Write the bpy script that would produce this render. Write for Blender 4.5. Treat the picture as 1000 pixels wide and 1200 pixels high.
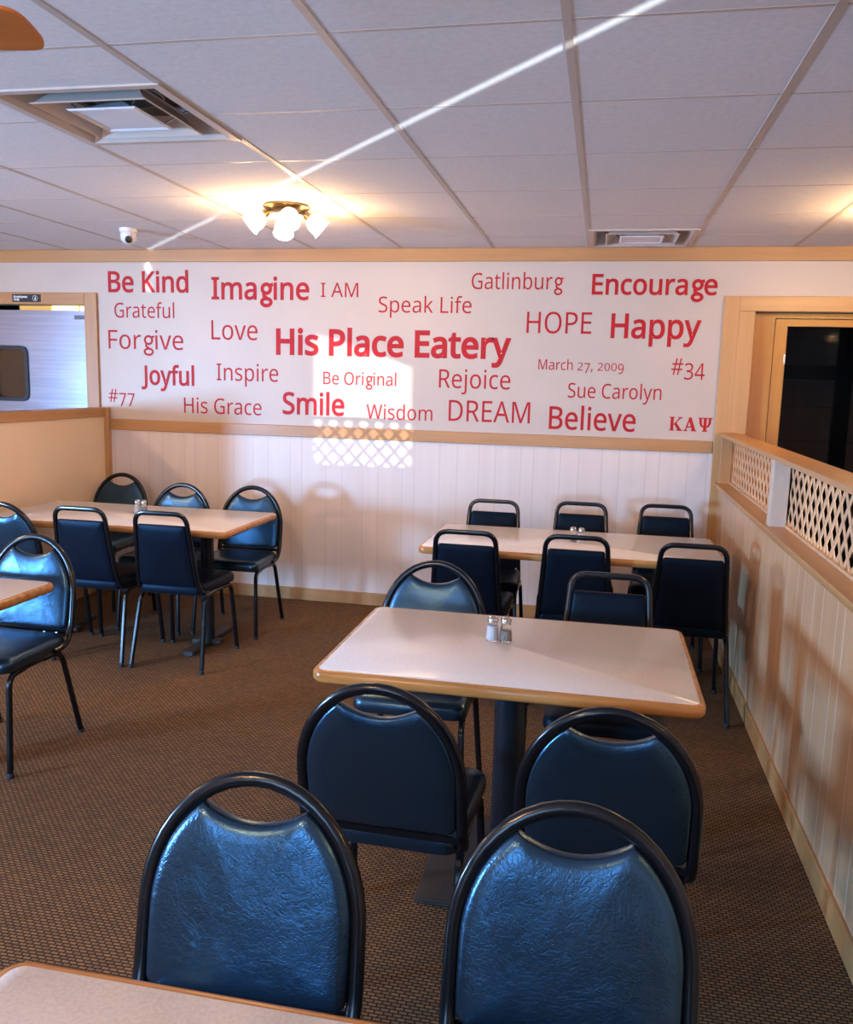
import bpy, bmesh, math, random, json
from mathutils import Matrix, Vector
random.seed(7)
S = bpy.context.scene
for o in list(bpy.data.objects): bpy.data.objects.remove(o)
PI = math.pi

# ------------------------------------------------------------------ camera
CAM = (0.0, 0.0, 1.5823)
yaw, pitch, roll, FPX = -0.1977, -0.1527, 0.0257, 1002.69
fw = Vector((math.sin(yaw)*math.cos(pitch), math.cos(yaw)*math.cos(pitch), math.sin(pitch)))
rt = Vector((math.cos(yaw), -math.sin(yaw), 0)); up = rt.cross(fw)
r2 = rt*math.cos(roll)+up*math.sin(roll); u2 = up*math.cos(roll)-rt*math.sin(roll)
cd = bpy.data.cameras.new('camera'); cam = bpy.data.objects.new('camera', cd)
cd.sensor_fit = 'HORIZONTAL'; cd.sensor_width = 36; cd.lens = 36*FPX/1000; cd.clip_start = 0.02
M = Matrix((r2, u2, -fw)).transposed().to_4x4(); M.translation = CAM
cam.matrix_world = M; S.collection.objects.link(cam); S.camera = cam

# ------------------------------------------------------------------ light and exposure
S.view_settings.view_transform = 'Standard'; S.view_settings.look = 'None'
S.view_settings.gamma = 1; S.view_settings.use_curve_mapping = False
S.view_settings.exposure = 0.0
W = bpy.data.worlds.new('sky'); S.world = W; W.use_nodes = True
bgn = W.node_tree.nodes['Background']; bgn.inputs[0].default_value = (0.42, 0.62, 1.0, 1); bgn.inputs[1].default_value = 0.8

def aim(o, tgt):
    d = Vector(tgt)-Vector(o.location); o.rotation_euler = d.to_track_quat('-Z', 'Y').to_euler()
def area(name, loc, tgt, sx, sy, power, col, spread=180):
    l = bpy.data.lights.new(name, 'AREA'); l.shape = 'RECTANGLE'; l.size = sx; l.size_y = sy; l.energy = power; l.color = col
    l.spread = math.radians(spread)
    o = bpy.data.objects.new(name, l); o.location = loc; aim(o, tgt); S.collection.objects.link(o); return o
def spot(name, loc, tgt, power, col, deg, rad):
    l = bpy.data.lights.new(name, 'SPOT'); l.energy = power; l.color = col; l.spot_size = math.radians(deg); l.spot_blend = 0.02
    l.shadow_soft_size = rad
    o = bpy.data.objects.new(name, l); o.location = loc; aim(o, tgt); S.collection.objects.link(o); return o
def bulb_or_fill(loc, power, col, rad=0.03):
    l = bpy.data.lights.new('bulb_or_fill_light', 'POINT'); l.energy = power; l.color = col; l.shadow_soft_size = rad
    o = bpy.data.objects.new('bulb_or_fill_light', l); o.location = loc; S.collection.objects.link(o); return o
DAY = (0.80, 0.90, 1.0); WARM = (1.0, 0.57, 0.25)
area('daylight_side', (-6.45, -1.1, 1.15), (-1.0, 5.5, 0.9), 0.7, 0.7, 730, (0.26, 0.55, 1.0))
area('daylight_front', (-1.1, -3.05, 1.0), (-1.0, 2.0, 1.2), 1.5, 1.5, 88, (0.25, 0.56, 1.0))
area('daylight_front', (2.2, -3.05, 1.25), (2.2, -1.6, 2.9), 1.2, 1.5, 30, (0.25, 0.56, 1.0))
for lp, pw in (((-1.6, -1.2, 2.2), 120), ((2.6, 0.6, 2.2), 75), ((-4.6, 2.2, 2.2), 110)): bulb_or_fill(lp, pw, WARM, .06)   # unseen warm fill points added behind and beside the camera
# sun thrown back up by parked cars outside: one shaft through an added slit in the front wall, one through the side window and lattice
BD = Vector((-0.674, 0.739, 0)).normalized()
bs = Vector((-3.08, 5.647, 2.44))-BD*42-Vector((0, 0, 42*0.19))
spot('sun_glint_slit', bs, (1.2, 0.95, 1.65), 330000, (0.80, 0.92, 1.0), 3.4, 0.06)
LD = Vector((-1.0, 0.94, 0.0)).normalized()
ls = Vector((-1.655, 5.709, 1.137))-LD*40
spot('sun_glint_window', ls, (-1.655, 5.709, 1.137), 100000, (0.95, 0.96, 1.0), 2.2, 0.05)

# ------------------------------------------------------------------ materials
def mat(name, col, rough=0.5, metal=0.0, spec=0.5, **kw):
    m = bpy.data.materials.new(name); m.use_nodes = True
    b = m.node_tree.nodes['Principled BSDF']
    b.inputs['Base Color'].default_value = (*col, 1); b.inputs['Roughness'].default_value = rough
    b.inputs['Metallic'].default_value = metal; b.inputs['Specular IOR Level'].default_value = spec
    for k, v in kw.items():
        b.inputs[k.replace('_', ' ')].default_value = v
    return m
def nd(m, t, **kw):
    n = m.node_tree.nodes.new(t)
    for k, v in kw.items(): setattr(n, k, v)
    return n
def lk(m, a, b): m.node_tree.links.new(a, b)
def BS(m): return m.node_tree.nodes['Principled BSDF']
def coords(m, scale=(1, 1, 1), kind='Object'):
    tc = nd(m, 'ShaderNodeTexCoord'); mp = nd(m, 'ShaderNodeMapping'); mp.inputs['Scale'].default_value = scale
    lk(m, tc.outputs[kind], mp.inputs['Vector']); return mp.outputs[0]
def noisy(m, c1, c2, scale, vscale=(1, 1, 1), detail=4, lo=0.35, hi=0.65, bump=0.0, bdist=0.002):
    v = coords(m, vscale); n = nd(m, 'ShaderNodeTexNoise'); n.inputs['Scale'].default_value = scale; n.inputs['Detail'].default_value = detail
    lk(m, v, n.inputs['Vector']); r = nd(m, 'ShaderNodeValToRGB')
    r.color_ramp.elements[0].position = lo; r.color_ramp.elements[1].position = hi
    r.color_ramp.elements[0].color = (*c1, 1); r.color_ramp.elements[1].color = (*c2, 1)
    lk(m, n.outputs['Fac'], r.inputs[0]); lk(m, r.outputs[0], BS(m).inputs['Base Color'])
    if bump:
        b = nd(m, 'ShaderNodeBump'); b.inputs['Strength'].default_value = bump; b.inputs['Distance'].default_value = bdist
        lk(m, n.outputs['Fac'], b.inputs['Height']); lk(m, b.outputs[0], BS(m).inputs['Normal'])
    return m

def wood(name, c1, c2, axis, rough=0.35, sc=1.0, spec=0.5):
    m = mat(name, c1, rough, spec=spec)
    s = [28*sc, 28*sc, 28*sc]; s[axis] = 1.6*sc
    return noisy(m, c1, c2, 1.0, tuple(s), 6, 0.3, 0.7, 0.15, 0.001)

MT = {}
MT['trim_x'] = wood('tan_trim', (0.45, 0.222, 0.082), (0.52, 0.272, 0.105), 0)
MT['trim_y'] = wood('tan_trim', (0.45, 0.222, 0.082), (0.52, 0.272, 0.105), 1)
MT['trim_z'] = wood('tan_trim', (0.45, 0.222, 0.082), (0.52, 0.272, 0.105), 2)
MT['pale_trim_z'] = wood('pale_trim', (0.52, 0.280, 0.105), (0.58, 0.325, 0.13), 2)
MT['pale_trim_x'] = wood('pale_trim', (0.52, 0.280, 0.105), (0.58, 0.325, 0.13), 0)
MT['amber_z'] = wood('amber_wood', (0.46, 0.19, 0.025), (0.54, 0.24, 0.035), 2, 0.3)
MT['amber_x'] = wood('amber_wood', (0.46, 0.19, 0.025), (0.54, 0.24, 0.035), 0, 0.3)
MT['lattice'] = wood('lattice_wood', (0.60, 0.37, 0.20), (0.70, 0.46, 0.27), 2, 0.45)
MT['post_paint'] = mat('post_paint', (0.60, 0.48, 0.37), 0.5)
MT['oak_edge'] = wood('oak_edge', (0.40, 0.155, 0.035), (0.62, 0.30, 0.09), 0, 0.25, 1.4)
m = mat('table_laminate', (0.62, 0.56, 0.52), 0.22, spec=0.55); noisy(m, (0.76, 0.70, 0.65), (0.84, 0.78, 0.73), 160, (1, 1, 1), 3, 0.4, 0.6); MT['laminate'] = m
MT['wall_white'] = noisy(mat('glossy_wall', (0.78, 0.69, 0.67), 0.42), (0.555, 0.46, 0.385), (0.59, 0.49, 0.41), 3.0, (1, 1, 1), 3, 0.3, 0.7, 0.03, 0.002)

def panelling(name, axis, c1, c2, groove, cuts, rough):
    """vertical random-plank wall panelling, repeated every 0.81 m"""
    m = mat(name, c1, rough)
    tc = nd(m, 'ShaderNodeTexCoord'); sp = nd(m, 'ShaderNodeSeparateXYZ'); lk(m, tc.outputs['Object'], sp.inputs[0])
    md = nd(m, 'ShaderNodeMath', operation='FLOORED_MODULO'); md.inputs[1].default_value = 0.81; lk(m, sp.outputs[axis], md.inputs[0])
    acc = None
    for c in cuts:
        a = nd(m, 'ShaderNodeMath', operation='SUBTRACT'); a.inputs[1].default_value = c; lk(m, md.outputs[0], a.inputs[0])
        ab = nd(m, 'ShaderNodeMath', operation='ABSOLUTE'); lk(m, a.outputs[0], ab.inputs[0])
        if acc is None: acc = ab
        else:
            mn = nd(m, 'ShaderNodeMath', operation='MINIMUM'); lk(m, acc.outputs[0], mn.inputs[0]); lk(m, ab.outputs[0], mn.inputs[1]); acc = mn
    r = nd(m, 'ShaderNodeMapRange'); r.inputs['From Min'].default_value = 0.001; r.inputs['From Max'].default_value = 0.004
    lk(m, acc.outputs[0], r.inputs['Value'])
    n = nd(m, 'ShaderNodeTexNoise'); n.inputs['Scale'].default_value = 1.0; n.inputs['Detail'].default_value = 4
    vs = [14, 14, 14]; vs[2] = 0.7
    lk(m, coords(m, tuple(vs)), n.inputs['Vector'])
    rp = nd(m, 'ShaderNodeValToRGB'); rp.color_ramp.elements[0].position = .3; rp.color_ramp.elements[1].position = .7
    rp.color_ramp.elements[0].color = (*c1, 1); rp.color_ramp.elements[1].color = (*c2, 1); lk(m, n.outputs['Fac'], rp.inputs[0])
    mx = nd(m, 'ShaderNodeMix', data_type='RGBA'); mx.inputs[6].default_value = (*groove, 1)
    lk(m, r.outputs[0], mx.inputs[0]); lk(m, rp.outputs[0], mx.inputs[7]); lk(m, mx.outputs[2], BS(m).inputs['Base Color'])
    b = nd(m, 'ShaderNodeBump'); b.inputs['Strength'].default_value = 0.25; b.inputs['Distance'].default_value = 0.002
    lk(m, r.outputs[0], b.inputs['Height']); lk(m, b.outputs[0], BS(m).inputs['Normal'])
    return m
CUTS = (0.02, 0.13, 0.30, 0.385, 0.56, 0.68)
MT['wainscot'] = panelling('white_panelling', 0, (0.74, 0.62, 0.55), (0.79, 0.68, 0.61), (0.68, 0.55, 0.47), CUTS, 0.4)
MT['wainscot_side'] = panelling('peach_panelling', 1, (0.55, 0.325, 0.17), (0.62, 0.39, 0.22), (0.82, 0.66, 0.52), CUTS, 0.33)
MT['partition'] = noisy(mat('cream_panel', (0.76, 0.58, 0.38), 0.4), (0.84, 0.64, 0.43), (0.88, 0.68, 0.47), 2.0)
m = mat('ceiling_tile', (0.62, 0.60, 0.62), 0.85, spec=0.2); noisy(m, (0.76, 0.73, 0.73), (0.82, 0.79, 0.785), 55, (1, 1, 1), 5, 0.35, 0.65, 0.25, 0.002); MT['tile'] = m
MT['tee'] = mat('tee_bar_paint', (0.55, 0.46, 0.40), 0.45)

# carpet: rows of short tan dashes woven over dark brown
m = mat('carpet', (0.08, 0.05, 0.03), 0.95, spec=0.1)
mp = coords(m, (1, 1, 1)); bt = nd(m, 'ShaderNodeTexBrick'); bt.offset = 0.5
bt.inputs['Scale'].default_value = 1.0; bt.inputs['Brick Width'].default_value = 0.024; bt.inputs['Row Height'].default_value = 0.012
bt.inputs['Mortar Size'].default_value = 0.0032; bt.inputs['Mortar Smooth'].default_value = 0.5; bt.inputs['Bias'].default_value = 0.0
bt.inputs['Color1'].default_value = (0.32, 0.175, 0.078, 1); bt.inputs['Color2'].default_value = (0.20, 0.12, 0.066, 1)
bt.inputs['Mortar'].default_value = (0.055, 0.032, 0.020, 1)
lk(m, mp, bt.inputs['Vector'])
n = nd(m, 'ShaderNodeTexNoise'); n.inputs['Scale'].default_value = 260; n.inputs['Detail'].default_value = 3; lk(m, mp, n.inputs['Vector'])
n2 = nd(m, 'ShaderNodeTexNoise'); n2.inputs['Scale'].default_value = 1.3; n2.inputs['Detail'].default_value = 3; lk(m, mp, n2.inputs['Vector'])
mx = nd(m, 'ShaderNodeMix', data_type='RGBA', blend_type='MULTIPLY'); mx.inputs[0].default_value = 0.9
r = nd(m, 'ShaderNodeValToRGB'); r.color_ramp.elements[0].color = (.45, .45, .45, 1); r.color_ramp.elements[1].color = (1.45, 1.45, 1.45, 1)
lk(m, n.outputs['Fac'], r.inputs[0]); lk(m, bt.outputs['Color'], mx.inputs[6]); lk(m, r.outputs[0], mx.inputs[7])
mx2 = nd(m, 'ShaderNodeMix', data_type='RGBA', blend_type='MULTIPLY'); mx2.inputs[0].default_value = 0.5
r = nd(m, 'ShaderNodeValToRGB'); r.color_ramp.elements[0].color = (.7, .7, .7, 1); r.color_ramp.elements[1].color = (1.3, 1.3, 1.3, 1)
lk(m, n2.outputs['Fac'], r.inputs[0]); lk(m, mx.outputs[2], mx2.inputs[6]); lk(m, r.outputs[0], mx2.inputs[7]); lk(m, mx2.outputs[2], BS(m).inputs['Base Color'])
b = nd(m, 'ShaderNodeBump'); b.inputs['Strength'].default_value = 0.6; b.inputs['Distance'].default_value = 0.004
lk(m, bt.outputs['Fac'], b.inputs['Height']); b.invert = True; lk(m, b.outputs[0], BS(m).inputs['Normal'])
MT['carpet'] = m

# creased black-navy vinyl
def vinyl(name, col, rough, crease, spec, ior):
    m = mat(name, col, rough, spec=spec); BS(m).inputs['IOR'].default_value = ior; BS(m).inputs['Specular Tint'].default_value = (0.28, 0.62, 1.0, 1)
    v = coords(m); w = nd(m, 'ShaderNodeTexNoise'); w.inputs['Scale'].default_value = 9; w.inputs['Detail'].default_value = 4; lk(m, v, w.inputs['Vector'])
    mxv = nd(m, 'ShaderNodeMix', data_type='VECTOR'); mxv.inputs[0].default_value = 0.22; lk(m, v, mxv.inputs[4]); lk(m, w.outputs['Color'], mxv.inputs[5])
    vo = nd(m, 'ShaderNodeTexVoronoi', feature='DISTANCE_TO_EDGE'); vo.inputs['Scale'].default_value = 62; lk(m, mxv.outputs[1], vo.inputs['Vector'])
    mr = nd(m, 'ShaderNodeMapRange'); mr.inputs['From Max'].default_value = 0.09; lk(m, vo.outputs['Distance'], mr.inputs['Value'])
    fine = nd(m, 'ShaderNodeTexNoise'); fine.inputs['Scale'].default_value = 420; fine.inputs['Detail'].default_value = 2; lk(m, v, fine.inputs['Vector'])
    b1 = nd(m, 'ShaderNodeBump'); b1.inputs['Strength'].default_value = crease; b1.inputs['Distance'].default_value = 0.0012; lk(m, mr.outputs[0], b1.inputs['Height'])
    b2 = nd(m, 'ShaderNodeBump'); b2.inputs['Strength'].default_value = 0.3; b2.inputs['Distance'].default_value = 0.0006; lk(m, fine.outputs['Fac'], b2.inputs['Height'])
    b3 = nd(m, 'ShaderNodeBump'); b3.inputs['Strength'].default_value = 0.28; b3.inputs['Distance'].default_value = 0.012; lk(m, w.outputs['Fac'], b3.inputs['Height'])
    lk(m, b3.outputs[0], b1.inputs['Normal']); lk(m, b1.outputs[0], b2.inputs['Normal']); lk(m, b2.outputs[0], BS(m).inputs['Normal'])
    return m
MT['vinyl'] = vinyl('creased_vinyl', (0.007, 0.013, 0.022), 0.25, 0.15, 1.0, 1.62)
MT['vinyl_smooth'] = vinyl('smooth_vinyl', (0.005, 0.007, 0.013), 0.42, 0.06, 0.16, 1.5)
MT['black_paint'] = mat('black_enamel', (0.004, 0.005, 0.007), 0.2, spec=0.4)
MT['grey_paint'] = mat('grey_enamel', (0.09, 0.11, 0.14), 0.3, spec=0.6)
MT['foot'] = mat('rubber', (0.012, 0.012, 0.012), 0.7)
MT['column'] = mat('column_enamel', (0.010, 0.014, 0.020), 0.25)
MT['base_metal'] = mat('base_plate_iron', (0.035, 0.032, 0.030), 0.45)
MT['steel'] = noisy(mat('brushed_stainless', (0.62, 0.66, 0.72), 0.26, 0.85), (0.30, 0.33, 0.42), (0.38, 0.40, 0.49), 1.0, (2, 60, 60), 3)
MT['chrome'] = mat('dull_chrome', (0.55, 0.52, 0.50), 0.25, 1.0)
MT['white_plastic'] = mat('white_plastic', (0.75, 0.74, 0.73), 0.4)
MT['vent_paint'] = mat('vent_paint', (0.60, 0.49, 0.42), 0.4)
MT['vent_white'] = mat('vent_white', (0.80, 0.80, 0.84), 0.35)
MT['duct'] = mat('duct_foil', (0.55, 0.57, 0.60), 0.25, 0.9)
MT['black'] = mat('black_plastic', (0.010, 0.010, 0.012), 0.35)
MT['letter'] = mat('red_vinyl', (0.48, 0.012, 0.016), 0.55, spec=0.25)
MT['sign_text'] = mat('sign_white', (0.75, 0.75, 0.78), 0.5)
MT['brass'] = mat('antique_brass', (0.42, 0.25, 0.09), 0.28, 1.0)
m = mat('lit_frosted_glass', (0.95, 0.9, 0.8), 0.4); BS(m).inputs['Emission Color'].default_value = (1.0, 0.86, 0.58, 1); BS(m).inputs['Emission Strength'].default_value = 7; MT['shade'] = m
m = mat('dark_brown_glass', (0.05, 0.03, 0.018), 0.06, spec=0.6); MT['brown_glass'] = m
m = mat('glowing_yellow', (0.7, 0.40, 0.08), 0.5); BS(m).inputs['Emission Color'].default_value = (1.0, 0.55, 0.12, 1); BS(m).inputs['Emission Strength'].default_value = 0.45; MT['glowing_yellow'] = m  # paint given its own glow, standing in for kitchen light
MT['fan_wood'] = wood('fan_blade_wood', (0.50, 0.125, 0.014), (0.58, 0.16, 0.022), 0, 0.35)
m = mat('shaker_glass', (1, 1, 1), 0.02); BS(m).inputs['Transmission Weight'].default_value = 1; BS(m).inputs['IOR'].default_value = 1.45; MT['glass'] = m
m = mat('door_glass', (0.55, 0.55, 0.55), 0.02); BS(m).inputs['Transmission Weight'].default_value = 1; BS(m).inputs['IOR'].default_value = 1.04; MT['pane'] = m
MT['salt'] = mat('salt', (0.92, 0.93, 0.95), 0.7)
MT['pepper'] = noisy(mat('pepper', (0.1, 0.09, 0.08), 0.8), (0.16, 0.14, 0.125), (0.60, 0.55, 0.50), 420, (1, 1, 1), 2, 0.4, 0.6)
MT['dark_plank'] = panelling('dark_planks', 2, (0.22, 0.17, 0.15), (0.28, 0.22, 0.20), (0.08, 0.07, 0.06), (0.1, 0.37, 0.64), 0.6)
MT['dark_room'] = mat('dark_room_paint', (0.03, 0.025, 0.025), 0.8)
MT['plain_wall'] = mat('room_paint', (0.66, 0.55, 0.46), 0.6)
MT['kitchen'] = mat('kitchen_paint', (0.36, 0.24, 0.14), 0.7)
m = mat('fluorescent_tube', (1, 1, 1), 0.5); BS(m).inputs['Emission Color'].default_value = (1.0, 0.83, 0.30, 1); BS(m).inputs['Emission Strength'].default_value = 2.2; MT['tube_light'] = m

# ------------------------------------------------------------------ mesh helpers
def link(o): S.collection.objects.link(o); return o
def obj(name, bm, m, parent=None, smooth=None):
    me = bpy.data.meshes.new(name)
    bmesh.ops.recalc_face_normals(bm, faces=bm.faces)
    bm.to_mesh(me); bm.free(); me.materials.append(m)
    if smooth is not None:
        for p in me.polygons: p.use_smooth = True
        try: me.set_sharp_from_angle(angle=math.radians(smooth))
        except Exception: pass
    o = bpy.data.objects.new(name, me); link(o)
    if parent: o.parent = parent
    return o
def tag(o, label, cat, group=None):
    o['label'] = label; o['category'] = cat
    if group: o['group'] = group
    return o
def thing(name, label, cat, loc=(0, 0, 0), rz=0.0, group=None):
    o = bpy.data.objects.new(name, None); o.empty_display_size = 0.05; link(o)
    o.location = loc; o.rotation_euler = (0, 0, rz); return tag(o, label, cat, group)
def struct(name, bm, m, smooth=None, parent=None):
    o = obj(name, bm, m, parent, smooth)
    if parent is None: o['kind'] = 'structure'
    return o
def dup(root, loc, rz, label, group=None):
    r = root.copy(); link(r); r.location = loc; r.rotation_euler = (0, 0, rz); r['label'] = label
    if group: r['group'] = group
    for ch in list(root.children):
        c = ch.copy(); link(c); c.parent = r
        for gch in list(ch.children):
            d = gch.copy(); link(d); d.parent = c
    return r
def box(bm, x0, x1, y0, y1, z0, z1):
    v = [bm.verts.new((x, y, z)) for x in (x0, x1) for y in (y0, y1) for z in (z0, z1)]
    for f in ((0, 1, 3, 2), (4, 6, 7, 5), (0, 4, 5, 1), (2, 3, 7, 6), (0, 2, 6, 4), (1, 5, 7, 3)):
        bm.faces.new([v[i] for i in f])
    return bm
def boxes(*bs):
    bm = bmesh.new()
    for b in bs: box(bm, *b)
    return bm
def bbox(bevel, *b):
    bm = boxes(b)
    bmesh.ops.bevel(bm, geom=list(bm.edges), offset=bevel, segments=2, affect='EDGES', profile=0.5)
    return bm
def lathe(bm, prof, n=24, c=(0, 0, 0), axis=None):
    """prof: (radius, height) pairs, closed at ends when radius is 0"""
    R = Matrix.Identity(3)
    if axis is not None: R = Vector((0, 0, 1)).rotation_difference(Vector(axis)).to_matrix()
    rings = []
    for (r, h) in prof:
        if r < 1e-6: rings.append([bm.verts.new(R @ Vector((0, 0, h))+Vector(c))])
        else: rings.append([bm.verts.new(R @ Vector((r*math.cos(2*PI*i/n), r*math.sin(2*PI*i/n), h))+Vector(c)) for i in range(n)])
    for a, b in zip(rings, rings[1:]):
        for i in range(n):
            j = (i+1) % n
            if len(a) == 1 and len(b) == 1: continue
            if len(a) == 1: bm.faces.new((a[0], b[i], b[j]))
            elif len(b) == 1: bm.faces.new((a[i], a[j], b[0]))
            else: bm.faces.new((a[i], a[j], b[j], b[i]))
    return bm
def rounded(path, r, n=6):
    """round the corners of an open polyline"""
    out = [Vector(path[0])]
    for a, b, c in zip(path, path[1:], path[2:]):
        a, b, c = Vector(a), Vector(b), Vector(c)
        d1 = (a-b); d2 = (c-b); k = min(r, d1.length*0.48, d2.length*0.48)
        p, q = b+d1.normalized()*k, b+d2.normalized()*k
        for i in range(n+1):
            t = i/n; out.append(p*(1-t)**2+b*2*t*(1-t)+q*t*t)
    out.append(Vector(path[-1])); return out
def tube(bm, path, ra, rb=None, n=10, nrm=(0, 1, 0), sq=1.0):
    """sweep an ellipse (ra across, rb along nrm) over a path"""
    rb = rb or ra; path = [Vector(p) for p in path]; rings = []; N = Vector(nrm)
    for i, p in enumerate(path):
        t = (path[min(i+1, len(path)-1)]-path[max(i-1, 0)]).normalized()
        b = N-t*N.dot(t)
        if b.length < 0.05: b = Vector((0, 0, 1))-t*t.z if abs(t.z) < .9 else Vector((1, 0, 0))-t*t.x
        b.normalize(); a = t.cross(b)
        ring = []
        for k in range(n):
            an = 2*PI*(k+.5)/n; ca, sa = math.cos(an), math.sin(an)
            if sq != 1.0: ca = math.copysign(abs(ca)**sq, ca); sa = math.copysign(abs(sa)**sq, sa)
            ring.append(bm.verts.new(p+a*ra*ca+b*rb*sa))
        rings.append(ring)
    for u, v in zip(rings, rings[1:]):
        for i in range(n): bm.faces.new((u[i], u[(i+1) % n], v[(i+1) % n], v[i]))
    bm.faces.new(rings[0][::-1]); bm.faces.new(rings[-1]); return bm
def rrect(x0, x1, y0, y1, r, n=6):
    pts = []
    for cx, cy, a0 in ((x1-r, y1-r, 0), (x0+r, y1-r, PI/2), (x0+r, y0+r, PI), (x1-r, y0+r, 3*PI/2)):
        for i in range(n+1):
            a = a0+PI/2*i/n; pts.append((cx+r*math.cos(a), cy+r*math.sin(a)))
    return pts
def stack(bm, layers, f, cap=True):
    """bridge a list of equal-length outlines; f maps (u, v, w) to xyz"""
    rings = [[bm.verts.new(f(u, v, w)) for u, v in pts] for pts, w in layers]
    n = len(rings[0])
    for a, b in zip(rings, rings[1:]):
        for i in range(n): bm.faces.new((a[i], a[(i+1) % n], b[(i+1) % n], b[i]))
    if cap: bm.faces.new(rings[0][::-1]); bm.faces.new(rings[-1])
    return bm
def scaled(pts, k, c):
    return [(c[0]+(x-c[0])*k, c[1]+(y-c[1])*k) for x, y in pts]

# ------------------------------------------------------------------ room shell
BW = 5.709; H = 2.44
XL, XR, YF, YB = -6.3, 5.3, -2.9, 8.2
struct('floor', boxes((XL-.1, XR+.1, YF-.1, YB, -0.1, 0.0)), MT['carpet'])
# ceiling of lay-in tiles, open over the two air vents
V1 = (-1.962, -1.352, 2.50, 3.11); V2 = (-0.132, 0.478, 5.06, 5.67)
GX = [-3.792+.61*i for i in range(-4, 15)]; GY = [BW-.449-.61*j for j in range(0, 14)]
def in_vent(x, y): return any(v[0] < x < v[1] and v[2] < y < v[3] for v in (V1, V2))
bm = bmesh.new(); xs = sorted({XL-.1, XR+.1, V1[0], V1[1], V2[0], V2[1]}); ys = sorted({YF-.1, YB, V1[2], V1[3], V2[2], V2[3]})
for a, b in zip(xs, xs[1:]):
    for c, d in zip(ys, ys[1:]):
        if not in_vent((a+b)/2, (c+d)/2): box(bm, a, b, c, d, H, H+.02)
box(bm, XL-.1, XR+.1, YF-.1, YB, H+.32, H+.36)
struct('ceiling', bm, MT['tile'])
bm = bmesh.new(); w = .0115
for x in GX:
    if XL < x < XR: box(bm, x-w, x+w, YF, BW, H-.002, H+.001)
for y in GY:
    if y < YF: continue
    if V1[2] < y < V1[3]: spans = ((XL, V1[0]), (V1[1], XR))
    elif V2[2] < y < V2[3]: spans = ((XL, V2[0]), (V2[1], XR))
    else: spans = ((XL, XR),)
    for a, b in spans: box(bm, a, b, y-w*.55, y+w*.55, H-.0008, H+.001)
struct('ceiling_grid', bm, MT['tee'])
D1 = (-4.62, -3.694, 2.057); D2 = (0.895, 2.15, 2.054)
struct('wall_back', boxes((XL, D1[0], BW, BW+.12, 0, H), (D1[0], D1[1], BW, BW+.12, D1[2], H), (D1[1], D2[0], BW, BW+.12, 1.21, H), (D1[1], D2[0], BW+.01, BW+.12, 0, 1.21),
                          (D2[0], D2[1], BW, BW+.12, D2[2], H), (D2[1], XR, BW, BW+.12, 0, H)), MT['wall_white'])
struct('wall_back_panelling', boxes((-3.62, .80, BW-.004, BW+.012, 0, 1.20)), MT['wainscot'])
struct('trim_1', bbox(.004, XL, XR, BW-.018, BW, 2.355, H), MT['trim_x'])
struct('trim_2', bbox(.004, -3.525, .704, BW-.020, BW+.002, 1.168, 1.246), MT['trim_x'])
struct('baseboard_back', bbox(.004, -3.53, .757, BW-.022, BW-.002, 0, .088), MT['trim_x'])
# outer walls with window openings and one for the added slit, all behind or beside the camera
def wall_with_holes(name, axis, at, th, lo, hi, holes):
    bm = bmesh.new(); us = sorted({lo, hi, *[h[0] for h in holes], *[h[1] for h in holes]})
    for a, b in zip(us, us[1:]):
        zs = [0.0]; mid = (a+b)/2
        for h in sorted(holes, key=lambda q: q[2]):
            if h[0] < mid < h[1]: zs += [h[2], h[3]]
        zs.append(H)
        for z0, z1 in zip(zs[::2], zs[1::2]):
            if z1-z0 > .001:
                if axis == 'x': box(bm, a, b, at, at+th, z0, z1)
                else: box(bm, at, at+th, a, b, z0, z1)
    return struct(name, bm, MT['plain_wall'])
FW = YF
dx = 1.2+(FW-.95)/BD.y*BD.x                       # where the glint crosses the front wall
wall_with_holes('wall_front', 'x', FW-.1, .1, XL, XR, [(-1.9, -.3, .22, 1.8), (1.55, 2.85, .45, 2.1), (dx-.5, dx+.5, 0.0, 2.3)])
struct('beam_slit_panels', boxes((dx-.5, dx-.031, FW-.06, FW-.02, 0, 2.3), (dx+.031, dx+.5, FW-.06, FW-.02, 0, 2.3)), MT['amber_z'])  # unseen panels added so the gap between them cuts the ceiling beam
wall_with_holes('wall_left', 'y', XL-.1, .1, YF, YB, [(-1.85, -.35, .55, 1.8)])
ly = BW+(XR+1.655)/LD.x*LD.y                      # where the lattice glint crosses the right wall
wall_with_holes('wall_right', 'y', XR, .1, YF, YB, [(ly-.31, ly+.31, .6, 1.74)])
def wframe(name, axis, at, u0, u1, z0, z1):
    bm = bmesh.new(); t = .05
    bs = [(u0-t, u0, z0-t, z1+t), (u1, u1+t, z0-t, z1+t), (u0, u1, z0-t, z0), (u0, u1, z1, z1+t)]
    for a, b, c, d in bs:
        if axis == 'x': box(bm, a, b, at, at+.03, c, d)
        else: box(bm, at, at+.03, a, b, c, d)
    struct(name, bm, MT['trim_x'])
wframe('window_1', 'x', FW, -1.9, -.3, .22, 1.8); wframe('window_2', 'x', FW, 1.55, 2.85, .45, 2.1)
wframe('window_3', 'y', XL, -1.85, -.35, .55, 1.8); wframe('window_4', 'y', XR-.03, ly-.31, ly+.31, .6, 1.74)
bm = bmesh.new(); stack(bm, [([(ly-.31, 1.74), (ly-.31, 1.70), (ly+.31, 1.50), (ly+.31, 1.74)], XR+.11), ([(ly-.31, 1.74), (ly-.31, 1.70), (ly+.31, 1.50), (ly+.31, 1.74)], XR+.12)], lambda u, v, w: (w, u, v))
struct('trim_28', bm, MT['trim_y'])  # unseen board added outside the window to slant the light patch's top

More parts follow.
